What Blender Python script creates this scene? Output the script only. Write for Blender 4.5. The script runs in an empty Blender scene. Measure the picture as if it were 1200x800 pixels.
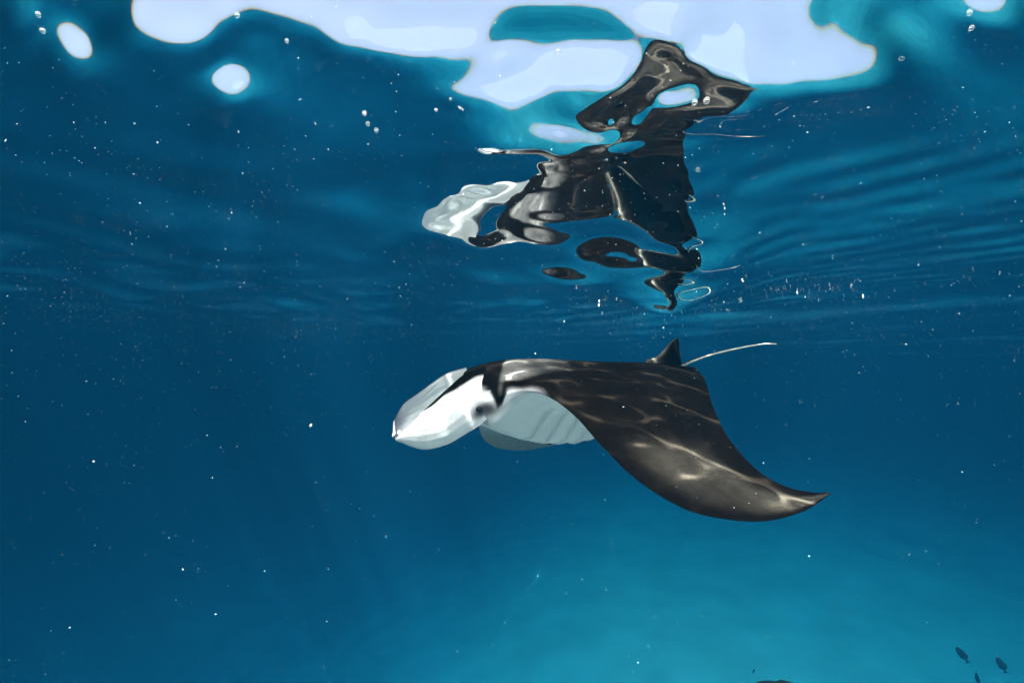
import bpy, bmesh, math, random
import numpy as np
from mathutils import Vector, Matrix

# ------------------------------------------------------------------ camera, light, exposure
scn = bpy.context.scene
COL = scn.collection
F_PX = 520.0                       # focal length for a picture 1200 units wide
PITCH = math.atan(30.0 / F_PX)
CAM_Z = -0.41                      # the water surface is z = 0
SUN_EL, SUN_AZ = 61.0, 195.0       # sun behind the camera, a little to the left (degrees, clockwise from +Y)

cam_d = bpy.data.cameras.new("camera")
cam_d.sensor_width = 36.0
cam_d.lens = 36.0 * F_PX / 1200.0
cam_d.clip_start = 0.02
cam_d.clip_end = 2000.0
cam = bpy.data.objects.new("camera", cam_d)
COL.objects.link(cam)
cam.location = (0, 0, CAM_Z)
cam.rotation_euler = (math.radians(90) + PITCH, 0, 0)
scn.camera = cam

w = bpy.data.worlds.new("World")
scn.world = w
w.use_nodes = True
wn = w.node_tree
bgn = wn.nodes["Background"]
sky = wn.nodes.new("ShaderNodeTexSky")
sky.sky_type = 'NISHITA'
sky.sun_disc = False
sky.dust_density = 10.0
sky.air_density = 0.7
sky.ozone_density = 0.3
sky.sun_elevation = math.radians(SUN_EL)
sky.sun_rotation = math.radians(SUN_AZ)
wn.links.new(sky.outputs[0], bgn.inputs[0])
bgn.inputs[1].default_value = 0.15

sun_d = bpy.data.lights.new("sun", 'SUN')
sun_d.energy = 2.25
sun_d.angle = math.radians(0.5)
sun_d.color = (1.0, 0.92, 0.80)
sun = bpy.data.objects.new("sun", sun_d)
COL.objects.link(sun)
sdir = Vector((math.sin(math.radians(SUN_AZ)) * math.cos(math.radians(SUN_EL)),
               math.cos(math.radians(SUN_AZ)) * math.cos(math.radians(SUN_EL)),
               math.sin(math.radians(SUN_EL))))
sun.rotation_euler = sdir.to_track_quat('Z', 'Y').to_euler()

vs = scn.view_settings
vs.view_transform = 'Standard'
vs.look = 'None'
vs.gamma = 1.0
vs.exposure = 2.1
cy = scn.cycles
cy.use_denoising = True
cy.max_bounces = 8
cy.glossy_bounces = 4
cy.transmission_bounces = 4
cy.transparent_max_bounces = 8
cy.volume_bounces = 2
cy.sample_clamp_indirect = 6.0
cy.sample_clamp_direct = 0.0

rng = np.random.RandomState(7)

# ------------------------------------------------------------------ helpers
def new_mat(name):
    m = bpy.data.materials.new(name)
    m.use_nodes = True
    nt = m.node_tree
    return m, nt, nt.nodes, nt.links

def mesh_obj(name, verts, faces, mat=None, parent=None, smooth=True):
    me = bpy.data.meshes.new(name)
    me.from_pydata([tuple(v) for v in verts], [], [tuple(f) for f in faces])
    me.update()
    if smooth:
        me.polygons.foreach_set("use_smooth", [True] * len(me.polygons))
    o = bpy.data.objects.new(name, me)
    COL.objects.link(o)
    if mat:
        me.materials.append(mat)
    if parent:
        o.parent = parent
    return o

def tag(o, label=None, cat=None, group=None, kind=None):
    for k, v in (("label", label), ("category", cat), ("group", group), ("kind", kind)):
        if v:
            o[k] = v
    return o

def catmull(P, n):
    """n samples of a Catmull-Rom spline through the rows of P."""
    P = np.asarray(P, float)
    t = np.linspace(0, len(P) - 1, n)
    i = np.minimum(t.astype(int), len(P) - 2)
    u = (t - i)[:, None]
    g = lambda k: P[np.clip(k, 0, len(P) - 1)]
    p0, p1, p2, p3 = g(i - 1), g(i), g(i + 1), g(i + 2)
    p0 = np.where((i == 0)[:, None], 2 * p1 - p2, p0)
    p3 = np.where((i == len(P) - 2)[:, None], 2 * p2 - p1, p3)
    return 0.5 * (2 * p1 + (p2 - p0) * u + (2 * p0 - 5 * p1 + 4 * p2 - p3) * u ** 2 + (3 * p1 - p0 - 3 * p2 + p3) * u ** 3)

def smooth01(a, b, x):
    t = np.clip((x - a) / (b - a), 0, 1)
    return t * t * (3 - 2 * t)

# ------------------------------------------------------------------ water body (haze), sea floor
HALF = 150.0
FLOOR_Z = -14.5
m, nt, N, L = new_mat("sea_water_volume")
N.remove(N["Principled BSDF"])
pv = N.new("ShaderNodeVolumePrincipled")
pv.inputs["Color"].default_value = (0.0008, 0.0137, 0.0296, 1)
pv.inputs["Absorption Color"].default_value = (0, 0.2843, 0.3729, 1)
pv.inputs["Density"].default_value = 0.135
pv.inputs["Anisotropy"].default_value = -0.48
L.new(pv.outputs[0], N["Material Output"].inputs["Volume"])
b0, b1 = FLOOR_Z - 27.0, 0.25
hz = mesh_obj("haze", [(x, y, z) for z in (b0, b1) for y in (-HALF - 2, HALF + 2) for x in (-HALF - 2, HALF + 2)],
              [(0, 2, 3, 1), (4, 5, 7, 6), (0, 1, 5, 4), (2, 6, 7, 3), (0, 4, 6, 2), (1, 3, 7, 5)], m, smooth=False)
tag(hz, kind="stuff")

m, nt, N, L = new_mat("pale_sand")
bs = N["Principled BSDF"]
bs.inputs["Roughness"].default_value = 0.9
nz = N.new("ShaderNodeTexNoise"); nz.inputs["Scale"].default_value = 0.35; nz.inputs["Detail"].default_value = 6
cr = N.new("ShaderNodeValToRGB")
cr.color_ramp.elements[0].position = 0.35; cr.color_ramp.elements[0].color = (0.54, 0.46, 0.42, 1)
cr.color_ramp.elements[1].position = 0.65; cr.color_ramp.elements[1].color = (0.66, 0.57, 0.53, 1)
tc = N.new("ShaderNodeNewGeometry")
L.new(tc.outputs["Position"], nz.inputs["Vector"]); L.new(nz.outputs[0], cr.inputs[0]); L.new(cr.outputs[0], bs.inputs["Base Color"])
g = np.linspace(-1, 1, 301); g = np.sign(g) * np.abs(g) ** 2 * HALF
X, Y = np.meshgrid(g, g)
Z = FLOOR_Z + 0.2 * np.sin(X * 0.31 + 1) * np.sin(Y * 0.23) + 0.05 * np.sin(X * 0.9 + Y * 0.5)
Z -= 10.0 * smooth01(6.0, -30.0, X - .2 * Y)      # the bank falls away to deeper water
led = (1 - smooth01(2.3, 5.0, Y)) * smooth01(-22.0, -12.0, Y) * (1 - smooth01(1.3, 3.4, np.abs(X - .4)))
Z += (-3.1 + 0.06 * np.sin(X * 1.7 + Y) - Z) * led                # unseen sand ledge, added to bounce light onto the ray's belly
n = len(g)
idx = np.arange(n * n).reshape(n, n)
fl = mesh_obj("sea_floor", np.stack([X, Y, Z], -1).reshape(-1, 3),
              np.stack([idx[:-1, :-1], idx[:-1, 1:], idx[1:, 1:], idx[1:, :-1]], -1).reshape(-1, 4), m)
tag(fl, kind="structure")

# ------------------------------------------------------------------ water surface
rng = np.random.RandomState(7)
rng = np.random.RandomState(7)
rng = np.random.RandomState(7)
rng = np.random.RandomState(7)
rng = np.random.RandomState(7)
rng = np.random.RandomState(7)
rng = np.random.RandomState(7)
rng = np.random.RandomState(7)
rng = np.random.RandomState(7)
rng = np.random.RandomState(7)
rng = np.random.RandomState(7)
rng = np.random.RandomState(7)
rng = np.random.RandomState(7)
rng = np.random.RandomState(7)
WAVES = []
for lam, amp, k in ((9.0, .05, 3), (4.5, .026, 4), (2.2, .010, 5), (1.1, .009, 6), (.62, .0060, 8), (.36, .0030, 10), (.21, .0012, 12), (.13, .0004, 14)):
    for _ in range(k):
        l = lam * rng.uniform(.75, 1.3)
        a = rng.normal(math.radians(75), 0.6 if lam > 1.5 else 1.2)
        WAVES.append((2 * math.pi / l, a, amp / math.sqrt(k) * rng.uniform(.6, 1.3), rng.uniform(0, 6.28), l))

# heights (0.05 mm) of the chop above the camera and the ray: cubic B-spline over (x / y, ln y)
CREST = """
0 0 0 0 0 0 0 0 0 0 0 0 0 0 0 0 0 0 0 0 0 0 0 0 0 0 0 0 0 0 0 0 0 0 0 0 0 0 0 0 0 0 0 0 0 0 0 0 0 0 0 0 0 0 0 0 0 0 0 0 0 0 0 0 0 0 0 0 0 0 0 0 0 0 0
0 0 0 0 0 0 0 0 0 0 0 0 0 0 0 0 0 0 0 0 0 0 0 0 0 0 0 0 0 0 0 0 0 0 0 0 0 0 0 0 0 0 0 0 0 0 0 0 0 0 0 0 0 0 0 0 0 0 0 0 0 0 0 0 0 0 0 0 0 0 0 0 0 0 0
0 0 0 0 0 0 0 0 0 0 0 0 0 0 0 0 0 0 0 0 0 0 0 0 0 0 0 0 0 0 0 0 0 0 0 0 0 0 0 0 0 0 1 2 2 1 1 1 1 0 0 0 0 0 0 0 0 0 0 0 0 0 0 0 0 0 0 0 0 0 0 0 0 0 0
0 0 0 0 0 0 0 0 0 0 0 0 0 0 0 0 0 0 0 0 0 0 0 0 1 3 4 4 3 2 2 1 0 0 -1 -1 0 0 0 0 0 0 0 0 0 0 0 0 0 0 0 0 0 0 0 0 0 0 0 0 0 0 0 0 0 0 0 0 0 0 0 0 0 0
0 0 0 0 0 0 0 0 3 5 6 6 5 4 3 2 1 0 -1 -1 -1 0 0 0 0 0 0 0 0 0 0 0 0 0 0 0 0 0 0 0 0 0 0 0 0 0 0 0 0 0 0 0 0 0 0 0 0 0 0 0 0 0 0 0 0 1 5 8 8 8 7 6 4 2
0 0 -1 -1 -1 0 0 0 0 0 0 0 0 0 0 0 0 0 0 0 0 0 0 0 0 0 0 0 0 0 0 0 0 0 0 0 0 0 0 0 0 0 0 0 0 0 0 0 0 2 7 8 8 8 7 6 4 2 0 -1 -1 -1 -1 0 0 0 0 0 0 0 0 0
0 0 0 0 0 0 0 0 0 0 0 0 0 0 0 0 0 0 0 0 0 0 0 0 0 0 0 0 0 0 0 0 0 0 1 4 6 4 4 5 6 5 3 1 -1 -1 -1 0 0 0 1 0 0 0 0 0 0 0 0 0 0 0 0 0 0 0 0 0 0 0 0 0 0 0
0 0 0 0 0 0 0 0 0 0 0 0 0 0 0 0 0 0 2 4 -4 -10 -6 -1 2 2 0 -1 -2 -1 0 1 1 1 1 1 0 0 0 0 0 0 0 0 0 0 0 0 0 0 0 0 0 0 0 0 0 0 0 0 0 0 0 0 0 0 0 0 0 0 0
0 0 0 0 -1 -2 -12 -35 -34 -21 -11 -8 -7 -6 -5 -2 0 2 2 3 2 2 1 0 0 0 0 0 0 0 0 0 0 0 0 0 0 0 0 0 0 0 0 0 0 0 0 0 0 0 0 0 0 0 0 0 0 0 0 0 0 1 3 -30 -86
-93 -65 -41 -31 -26 -22 -15 -8 -2 2 5 5 5 4 2 1 0 0 0 0 0 -1 0 0 0 0 0 0 0 0 0 0 0 0 0 0 0 0 0 0 0 0 0 0 0 0 0 0 0 0 0 0 0 0 3 45 -92 -236 -153 -96
-76 -67 -57 -42 -26 -12 -1 6 9 9 7 5 3 1 0 0 -1 0 -1 0 -1 0 0 0 0 0 0 0 0 0 0 0 0 0 0 0 0 0 0 0 0 0 0 0 0 0 0 0 0 0 0 0 4 77 -43 -227 -161 -139 -137
-124 -98 -67 -37 -14 2 10 13 12 9 6 3 1 0 -1 -1 -1 0 -1 0 0 0 0 0 0 0 0 0 0 0 0 0 0 0 0 0 0 0 0 0 0 0 0 0 0 0 0 0 0 0 0 1 18 -2 -75 -149 -220 -229
-197 -146 -93 -47 -14 6 15 17 15 11 7 4 1 0 -1 -1 -1 -1 0 0 0 0 0 0 0 0 0 0 0 0 0 0 0 0 0 0 0 0 0 0 0 0 0 0 0 0 0 0 0 0 0 0 -1 5 27 -213 -357 -331
-272 -192 -115 -54 -13 10 19 21 17 12 8 4 1 0 -1 -1 -1 -1 0 0 0 0 0 0 0 0 0 0 0 0 0 0 0 0 0 0 0 0 0 0 0 0 0 0 0 0 0 0 0 0 0 0 -2 9 88 -117 -408 -418
-335 -227 -130 -58 -12 13 22 23 18 13 8 4 1 0 -1 -1 -1 -1 -1 0 0 0 0 0 0 0 0 0 0 0 0 0 0 0 0 0 0 0 0 0 0 0 0 0 0 0 0 0 0 0 0 0 0 5 30 2 -307 -438 -356
-239 -136 -60 -12 13 23 23 18 13 8 4 2 0 -1 -1 -1 -1 -1 -1 0 0 0 0 0 0 0 0 0 0 0 0 0 0 0 0 0 0 0 0 0 0 0 0 0 0 0 0 0 0 0 -1 3 1 -51 -144 -274 -349
-314 -223 -131 -60 -14 10 20 21 17 13 8 5 2 1 0 -1 -1 -1 -1 -1 0 0 0 -1 0 -1 0 0 0 0 0 0 0 0 0 0 0 0 0 0 0 0 0 0 0 0 0 0 0 0 0 0 -4 -46 -193 -268 -289
-283 -252 -189 -118 -58 -19 4 14 17 15 12 9 6 3 1 0 -1 -1 -1 -2 -1 -1 0 -1 0 -1 0 0 0 0 -1 0 0 0 0 0 0 0 0 0 0 0 0 0 0 0 0 0 0 0 0 5 44 -35 -125 -303
-367 -301 -251 -208 -157 -104 -59 -27 -7 5 11 13 13 10 7 4 2 1 0 -1 -1 -1 -2 -1 -1 -1 -1 -1 -1 -1 -1 0 0 -1 0 -1 0 0 0 0 0 0 0 0 0 0 0 0 0 0 0 0 0 6
62 -14 -104 -233 -390 -314 -254 -195 -143 -100 -68 -42 -21 -5 6 12 13 12 9 6 3 1 0 -1 -1 -2 -2 -2 -1 -1 0 -1 -1 -1 -1 -1 -1 0 -1 0 -1 0 0 0 0 0 0 0 0
0 0 0 0 0 0 0 0 5 49 -17 -106 -211 -420 -361 -285 -210 -155 -119 -91 -64 -36 -13 3 12 15 14 11 7 4 2 0 -1 -1 -1 -2 -1 -1 -1 -1 0 -1 -1 -1 -1 -1 -1 0
-1 0 -1 0 0 0 0 0 0 0 0 0 0 0 0 0 0 0 5 45 -14 -93 -193 -409 -376 -313 -245 -198 -166 -133 -92 -52 -19 2 14 17 16 13 9 5 2 0 -1 -1 -1 -1 -1 -1 -1 0 -1
-1 -1 -1 -1 -1 -1 -1 0 -1 0 0 0 0 0 0 0 0 0 0 0 0 0 0 0 0 4 42 -10 -85 -172 -377 -352 -300 -297 -275 -245 -189 -122 -64 -22 3 16 20 18 14 10 6 3 1 0
-1 -1 -1 -1 -1 0 0 -1 -1 -1 -1 -1 -1 -1 0 0 0 0 0 0 0 0 0 0 0 0 0 0 0 0 0 0 0 3 38 -11 -77 -168 -308 -246 -202 -367 -387 -341 -243 -147 -73 -23 5 19
22 20 16 11 7 4 2 1 0 0 0 0 1 0 0 0 0 -1 -1 0 -1 0 0 1 0 1 0 0 0 0 0 0 0 0 0 0 0 0 0 0 0 3 37 -9 -60 -192 -182 -64 -51 -402 -530 -415 -275 -160 -77
-23 6 20 24 22 17 13 8 5 3 2 1 1 2 2 2 2 1 1 0 0 0 0 1 0 1 0 1 0 0 0 0 0 0 0 0 0 0 0 0 0 0 0 0 2 30 -9 -66 -146 -77 -44 -10 -291 -511 -400 -270 -160
-78 -24 6 20 24 22 18 14 9 7 5 4 3 3 4 4 4 4 3 3 2 2 1 2 1 2 1 1 0 0 0 0 0 0 0 0 0 0 0 0 0 0 0 0 0 2 24 -9 -62 -127 -39 -77 -82 -177 -331 -311 -233
-145 -74 -25 4 18 22 22 19 14 11 8 7 7 6 6 7 7 7 7 6 6 5 5 5 4 4 3 3 1 1 0 0 0 0 0 0 0 0 0 0 0 0 0 0 0 0 2 25 -7 -48 -145 -77 -81 -97 -101 -171 -199
-170 -116 -63 -23 2 15 20 20 18 14 11 10 10 10 10 10 10 10 10 10 10 10 10 10 9 8 7 6 4 3 1 1 0 0 0 0 0 0 0 0 0 0 0 0 0 0 0 2 23 -5 -43 -145 -130 -76
-64 -57 -75 -98 -98 -75 -44 -17 1 12 17 18 16 13 11 11 12 13 14 14 13 12 12 13 14 15 16 16 15 13 12 8 6 4 3 1 0 0 0 0 0 0 0 0 0 0 0 0 0 0 0 1 21 -3
-36 -135 -175 -67 -45 -32 -23 -28 -34 -30 -19 -6 4 11 14 14 12 10 9 10 13 16 18 17 15 13 13 14 18 21 23 24 22 20 16 13 8 6 3 2 0 0 0 0 0 0 0 0 0 0 0 0
0 0 0 1 17 -4 -36 -119 -181 -101 -68 -29 2 14 13 9 8 9 10 11 10 8 6 4 5 8 12 17 20 19 15 11 10 14 20 26 30 31 30 26 22 16 11 6 3 1 0 0 0 0 0 0 0 0 0 0
0 0 0 0 0 1 15 0 -32 -73 -206 -238 -123 -41 9 35 42 39 32 25 18 12 6 0 -3 -4 -3 1 8 15 18 15 9 4 4 10 20 29 34 36 35 31 25 19 12 6 1 0 0 0 0 0 0 0 0 0
0 0 0 0 0 0 0 1 13 3 -28 -67 -205 -290 -158 -63 -1 37 53 55 48 38 25 11 -1 -12 -17 -17 -14 -10 -2 5 7 2 -4 -8 -6 2 14 25 32 36 36 31 25 17 10 3 0 -2 0
0 0 0 0 0 0 0 0 0 0 0 0 0 0 1 11 1 -25 -64 -184 -289 -186 -97 -26 21 46 56 53 43 27 8 -12 -28 -36 -35 -30 -24 -19 -18 -22 -27 -26 -22 -18 -12 -3 8 18
26 28 26 19 12 4 -1 -3 -2 0 0 0 0 0 0 0 0 0 0 0 0 0 0 0 0 9 2 -21 -58 -138 -287 -228 -138 -63 -12 21 38 43 36 20 -2 -27 -49 -61 -60 -50 -39 -41 -62
-78 -77 -58 -38 -30 -34 -37 -29 -14 -1 7 8 5 -2 -6 -9 -6 -3 0 0 0 0 0 0 0 0 0 0 0 0 0 0 0 0 8 3 -18 -52 -106 -284 -263 -181 -115 -64 -25 0 12 10 -2
-21 -45 -69 -88 -92 -75 -50 -69 -138 -172 -149 -97 -52 -40 -62 -98 -95 -73 -53 -37 -27 -24 -23 -21 -16 -10 -3 0 0 0 0 0 0 0 0 0 0 0 0 0 0 0 0 8 3 -15
-49 -97 -265 -300 -235 -187 -133 -91 -62 -46 -41 -44 -51 -62 -82 -109 -126 -102 -61 -111 -250 -305 -234 -142 -71 -49 -90 -183 -194 -170 -141 -111 -89
-71 -56 -39 -24 -12 -4 0 0 0 0 0 0 0 0 0 0 0 0 0 0 0 0 6 3 -14 -45 -91 -291 -319 -308 -279 -216 -179 -155 -139 -127 -115 -95 -78 -81 -109 -141 -114
-93 -216 -357 -444 -314 -199 -109 -69 -122 -284 -351 -321 -273 -226 -184 -141 -97 -58 -28 -11 -2 0 0 0 0 0 0 0 0 0 0 0 0 0 0 0 0 6 4 -13 -41 -95 -295
-310 -320 -360 -303 -293 -283 -272 -255 -214 -151 -91 -60 -71 -84 -43 -53 -160 -223 -397 -391 -283 -191 -121 -134 -356 -495 -500 -451 -391 -317 -230
-145 -74 -28 -4 2 0 0 0 0 0 0 0 0 0 0 0 0 0 0 0 0 7 5 -9 -39 -80 -231 -317 -318 -488 -404 -437 -440 -448 -425 -332 -211 -102 -27 6 75 57 -39 -102 -150
-299 -446 -389 -330 -237 -221 -419 -609 -678 -677 -611 -485 -332 -189 -83 -19 8 10 0 0 0 0 0 0 0 0 0 0 0 0 0 0 0 0 7 7 -7 -38 -72 -253 -287 -380 -551
-551 -603 -615 -665 -620 -444 -263 -122 -10 51 13 -35 -82 -123 -178 -279 -382 -569 -510 -386 -344 -449 -635 -847 -960 -874 -665 -428 -224 -80 -1 26 19
0 0 0 0 0 0 0 0 0 0 0 0 0 0 0 0 7 8 -9 -27 -102 -205 -295 -407 -591 -600 -681 -749 -898 -766 -516 -303 -164 -73 -36 -127 -155 -183 -214 -256 -310 -387
-636 -631 -511 -449 -494 -636 -1002 -1283 -1132 -822 -500 -240 -66 25 48 30 0 0 0 0 0 0 0 0 0 0 0 0 0 0 0 0 6 5 -2 -56 -87 -52 -274 -359 -606 -683
-754 -959 -974 -767 -543 -349 -222 -187 -231 -289 -308 -327 -345 -376 -431 -543 -662 -671 -594 -539 -590 -724 -1117 -1506 -1304 -918 -535 -236 -43 52
71 40 0 0 0 0 0 0 0 0 0 0 0 0 0 0 0 0 2 2 -23 -72 -28 8 -153 -252 -552 -723 -810 -985 -987 -776 -573 -439 -366 -398 -455 -474 -480 -481 -501 -546 -599
-700 -744 -719 -666 -634 -751 -1006 -1480 -1602 -1353 -940 -529 -214 -16 77 87 47 0 0 0 0 0 0 0 0 0 0 0 0 0 0 0 0 6 7 -8 -58 -9 29 -84 -168 -476 -584
-780 -955 -979 -794 -645 -619 -625 -671 -661 -652 -634 -633 -642 -703 -818 -838 -836 -799 -770 -793 -1092 -1432 -1766 -1671 -1339 -908 -497 -184 6 88
91 48 0 0 0 0 0 0 0 0 0 0 0 0 0 0 0 0 13 12 -1 -60 -11 24 -36 -237 -459 -514 -663 -957 -957 -828 -878 -841 -860 -823 -797 -770 -739 -767 -722 -780
-905 -960 -951 -903 -889 -1074 -1512 -1830 -1932 -1725 -1318 -863 -462 -169 4 73 73 38 0 0 0 0 0 0 0 0 0 0 0 0 0 0 0 0 14 13 -1 -68 -12 13 -50 -403
-515 -543 -561 -866 -1048 -1008 -987 -946 -905 -866 -834 -799 -763 -787 -755 -731 -877 -932 -997 -999 -1029 -1324 -1750 -2092 -2128 -1792 -1312 -845
-465 -200 -48 14 24 13 0 0 0 0 0 0 0 0 0 0 0 0 0 0 0 0 10 8 -11 -75 -31 9 -112 -452 -553 -633 -623 -898 -1060 -974 -986 -957 -908 -867 -829 -793 -761
-791 -720 -578 -627 -680 -810 -988 -1171 -1378 -1736 -2111 -2246 -1832 -1334 -893 -551 -319 -183 -109 -62 -25 0 0 0 0 0 0 0 0 0 0 0 0 0 0 0 0 7 5 -20
-80 -62 -23 -144 -457 -543 -677 -589 -829 -1068 -967 -979 -929 -882 -839 -799 -764 -724 -746 -676 -528 -375 -311 -531 -829 -1149 -1393 -1565 -1871
-2113 -1797 -1398 -1047 -765 -568 -430 -308 -186 -75 0 0 0 0 0 0 0 0 0 0 0 0 0 0 0 0 7 5 -20 -108 -92 -70 -213 -454 -618 -597 -534 -732 -1051 -931
-916 -859 -812 -767 -729 -695 -690 -686 -660 -545 -334 -216 -468 -738 -929 -1292 -1573 -1705 -1897 -1737 -1526 -1333 -1143 -985 -806 -579 -336 -128 0
0 0 0 0 0 0 0 0 0 0 0 0 0 0 0 7 5 -25 -93 -151 -103 -274 -472 -609 -479 -379 -523 -835 -789 -736 -697 -661 -626 -597 -576 -561 -541 -583 -565 -435
-331 -531 -788 -989 -1255 -1552 -1693 -1741 -1734 -1749 -1745 -1708 -1590 -1299 -891 -487 -174 0 0 0 0 0 0 0 0 0 0 0 0 0 0 0 0 6 7 -28 -63 -177 -226
-405 -504 -495 -389 -371 -585 -643 -633 -595 -546 -505 -472 -445 -425 -412 -419 -430 -505 -548 -519 -561 -816 -1087 -1296 -1575 -1710 -1777 -1915
-2087 -2198 -2478 -2353 -1830 -1182 -610 -207 0 0 0 0 0 0 0 0 0 0 0 0 0 0 0 0 6 10 -30 -70 -276 -321 -335 -401 -437 -514 -638 -617 -476 -571 -505 -449
-404 -368 -344 -327 -314 -322 -357 -396 -511 -666 -757 -745 -1013 -1312 -1605 -1607 -1918 -2231 -2443 -2543 -3420 -3102 -2257 -1383 -685 -224 0 0 0 0
0 0 0 0 0 0 0 0 0 0 0 0 7 14 -31 -71 -254 -347 -283 -397 -364 -667 -631 -558 -480 -502 -447 -397 -347 -317 -295 -277 -282 -298 -336 -386 -483 -592
-874 -923 -1005 -1301 -1522 -1709 -1983 -2349 -2582 -2855 -3997 -3451 -2423 -1453 -708 -227 0 0 0 0 0 0 0 0 0 0 0 0 0 0 0 0 8 21 -30 -75 -225 -377
-357 -391 -500 -746 -604 -573 -492 -522 -488 -442 -401 -375 -345 -326 -349 -400 -447 -503 -594 -725 -926 -1083 -1238 -1442 -1753 -1786 -2164 -2233
-2771 -3142 -3571 -3141 -2270 -1385 -682 -220 0 0 0 0 0 0 0 0 0 0 0 0 0 0 0 0 9 29 -23 -75 -154 -242 -506 -416 -604 -767 -696 -599 -436 -467 -431 -390
-417 -384 -405 -460 -431 -425 -480 -637 -797 -1009 -1027 -1187 -1596 -1877 -2090 -1900 -1968 -2054 -2473 -2769 -2808 -2488 -1877 -1193 -607 -202 0 0 0
0 0 0 0 0 0 0 0 0 0 0 0 0 9 30 -24 -81 -165 -248 -493 -603 -651 -788 -667 -542 -377 -322 -285 -258 -262 -250 -284 -339 -329 -310 -350 -499 -709 -924
-1051 -1272 -1589 -1855 -1937 -1772 -1681 -1735 -1937 -2083 -2017 -1778 -1387 -923 -491 -171 0 0 0 0 0 0 0 0 0 0 0 0 0 0 0 0 7 25 -35 -98 -191 -300
-530 -702 -677 -845 -705 -505 -332 -221 -165 -140 -135 -142 -171 -206 -214 -214 -255 -373 -550 -736 -909 -1104 -1324 -1508 -1548 -1455 -1349 -1333
-1376 -1397 -1316 -1151 -917 -635 -355 -130 0 0 0 0 0 0 0 0 0 0 0 0 0 0 0 0 7 25 -40 -108 -209 -349 -623 -812 -790 -883 -724 -485 -291 -156 -81 -49
-42 -54 -77 -100 -118 -135 -177 -262 -390 -538 -697 -852 -993 -1095 -1118 -1072 -992 -931 -887 -839 -763 -659 -530 -379 -222 -85 0 0 0 0 0 0 0 0 0 0 0
0 0 0 0 0 7 28 -42 -116 -224 -362 -599 -885 -855 -795 -650 -444 -254 -113 -28 12 21 10 -8 -27 -47 -73 -111 -170 -256 -362 -479 -588 -672 -723 -735
-710 -653 -581 -506 -434 -368 -307 -246 -181 -111 -45 0 0 0 0 0 0 0 0 0 0 0 0 0 0 0 0 7 35 -42 -122 -233 -362 -546 -856 -838 -729 -570 -387 -216 -82 4
46 58 51 36 18 -2 -27 -58 -99 -153 -220 -293 -358 -403 -426 -429 -412 -371 -308 -234 -166 -114 -79 -60 -46 -32 -15 0 0 0 0 0 0 0 0 0 0 0 0 0 0 0 0 8
50 -34 -129 -248 -381 -537 -868 -869 -698 -512 -334 -178 -58 21 63 76 72 59 43 24 3 -20 -46 -78 -114 -151 -182 -202 -210 -206 -192 -162 -115 -58 -4 33
49 46 32 16 4 0 0 0 0 0 0 0 0 0 0 0 0 0 0 0 0 8 57 -20 -105 -254 -421 -603 -869 -821 -669 -474 -293 -147 -39 32 69 82 79 67 52 36 19 3 -12 -26 -41 -54
-63 -67 -65 -59 -46 -25 7 45 80 103 106 92 67 38 14 0 0 0 0 0 0 0 0 0 0 0 0 0 0 0 0 6 33 -58 -174 -229 -430 -632 -916 -835 -654 -448 -264 -122 -23 38
70 80 77 66 53 39 26 16 9 5 4 5 8 14 21 29 39 52 72 94 113 123 118 101 73 43 17 0 0 0 0 0 0 0 0 0 0 0 0 0 0 0 0 0 -15 -27 -97 -148 -348 -677 -937 -848
-644 -428 -243 -105 -13 41 67 74 70 60 48 36 27 21 19 21 26 34 44 54 63 71 79 87 97 107 114 115 106 89 65 39 16 0 0 0 0 0 0 0 0 0 0 0 0 0 0 0 0 0 -3
-4 -91 -177 -277 -605 -938 -827 -623 -408 -226 -93 -7 41 62 66 61 51 40 31 24 21 22 27 35 45 56 67 76 83 89 94 97 99 98 93 84 70 51 32 12 0 0 0 0 0 0
0 0 0 0 0 0 0 0 0 0 0 1 0 -46 -180 -246 -530 -896 -780 -587 -383 -211 -85 -5 38 56 58 52 42 33 25 20 19 21 26 34 44 54 63 71 77 82 84 83 80 76 69 61
51 38 23 10 0 0 0 0 0 0 0 0 0 0 0 0 0 0 0 0 0 0 1 -11 -62 -110 -507 -815 -714 -536 -351 -194 -80 -7 33 48 49 43 34 26 19 15 15 17 22 30 38 46 53 58 63
66 66 63 59 53 48 42 35 26 16 6 0 0 0 0 0 0 0 0 0 0 0 0 0 0 0 0 0 0 0 10 40 24 -383 -681 -616 -466 -309 -174 -74 -10 25 40 40 35 27 19 14 11 11 13 17
22 29 34 39 44 46 47 46 43 39 35 30 26 21 16 10 4 0 0 0 0 0 0 0 0 0 0 0 0 0 0 0 0 0 0 0 15 59 37 -191 -422 -455 -372 -257 -150 -68 -13 18 31 32 27 21
15 10 8 7 9 11 15 19 23 27 30 31 30 29 27 24 20 17 14 11 8 5 2 0 0 0 0 0 0 0 0 0 0 0 0 0 0 0 0 0 0 -1 6 22 -5 -106 -231 -288 -263 -195 -121 -58 -15 11
22 24 21 16 11 7 5 5 5 7 9 11 14 16 18 18 18 17 15 12 10 7 5 3 2 1 0 0 0 0 0 0 0 0 0 0 0 0 0 0 0 0 0 0 0 -4 -17 -45 -69 -94 -131 -162 -161 -129 -86
-45 -14 5 14 17 15 12 8 5 3 2 3 3 5 6 7 8 9 9 9 8 6 5 2 0 -2 -2 -2 -2 0 0 0 0 0 0 0 0 0 0 0 0 0 0 0 0 0 0 1 3 -45 -131 -145 -121 -97 -87 -82 -69 -49
-28 -10 2 9 11 10 7 5 3 1 1 1 1 2 2 3 3 3 3 3 2 1 0 -2 -3 -5 -5 -4 -3 -1 0 0 0 0 0 0 0 0 0 0 0 0 0 0 0 0 0 6 65 -49 -253 -227 -163 -96 -52 -32 -23 -16
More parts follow.
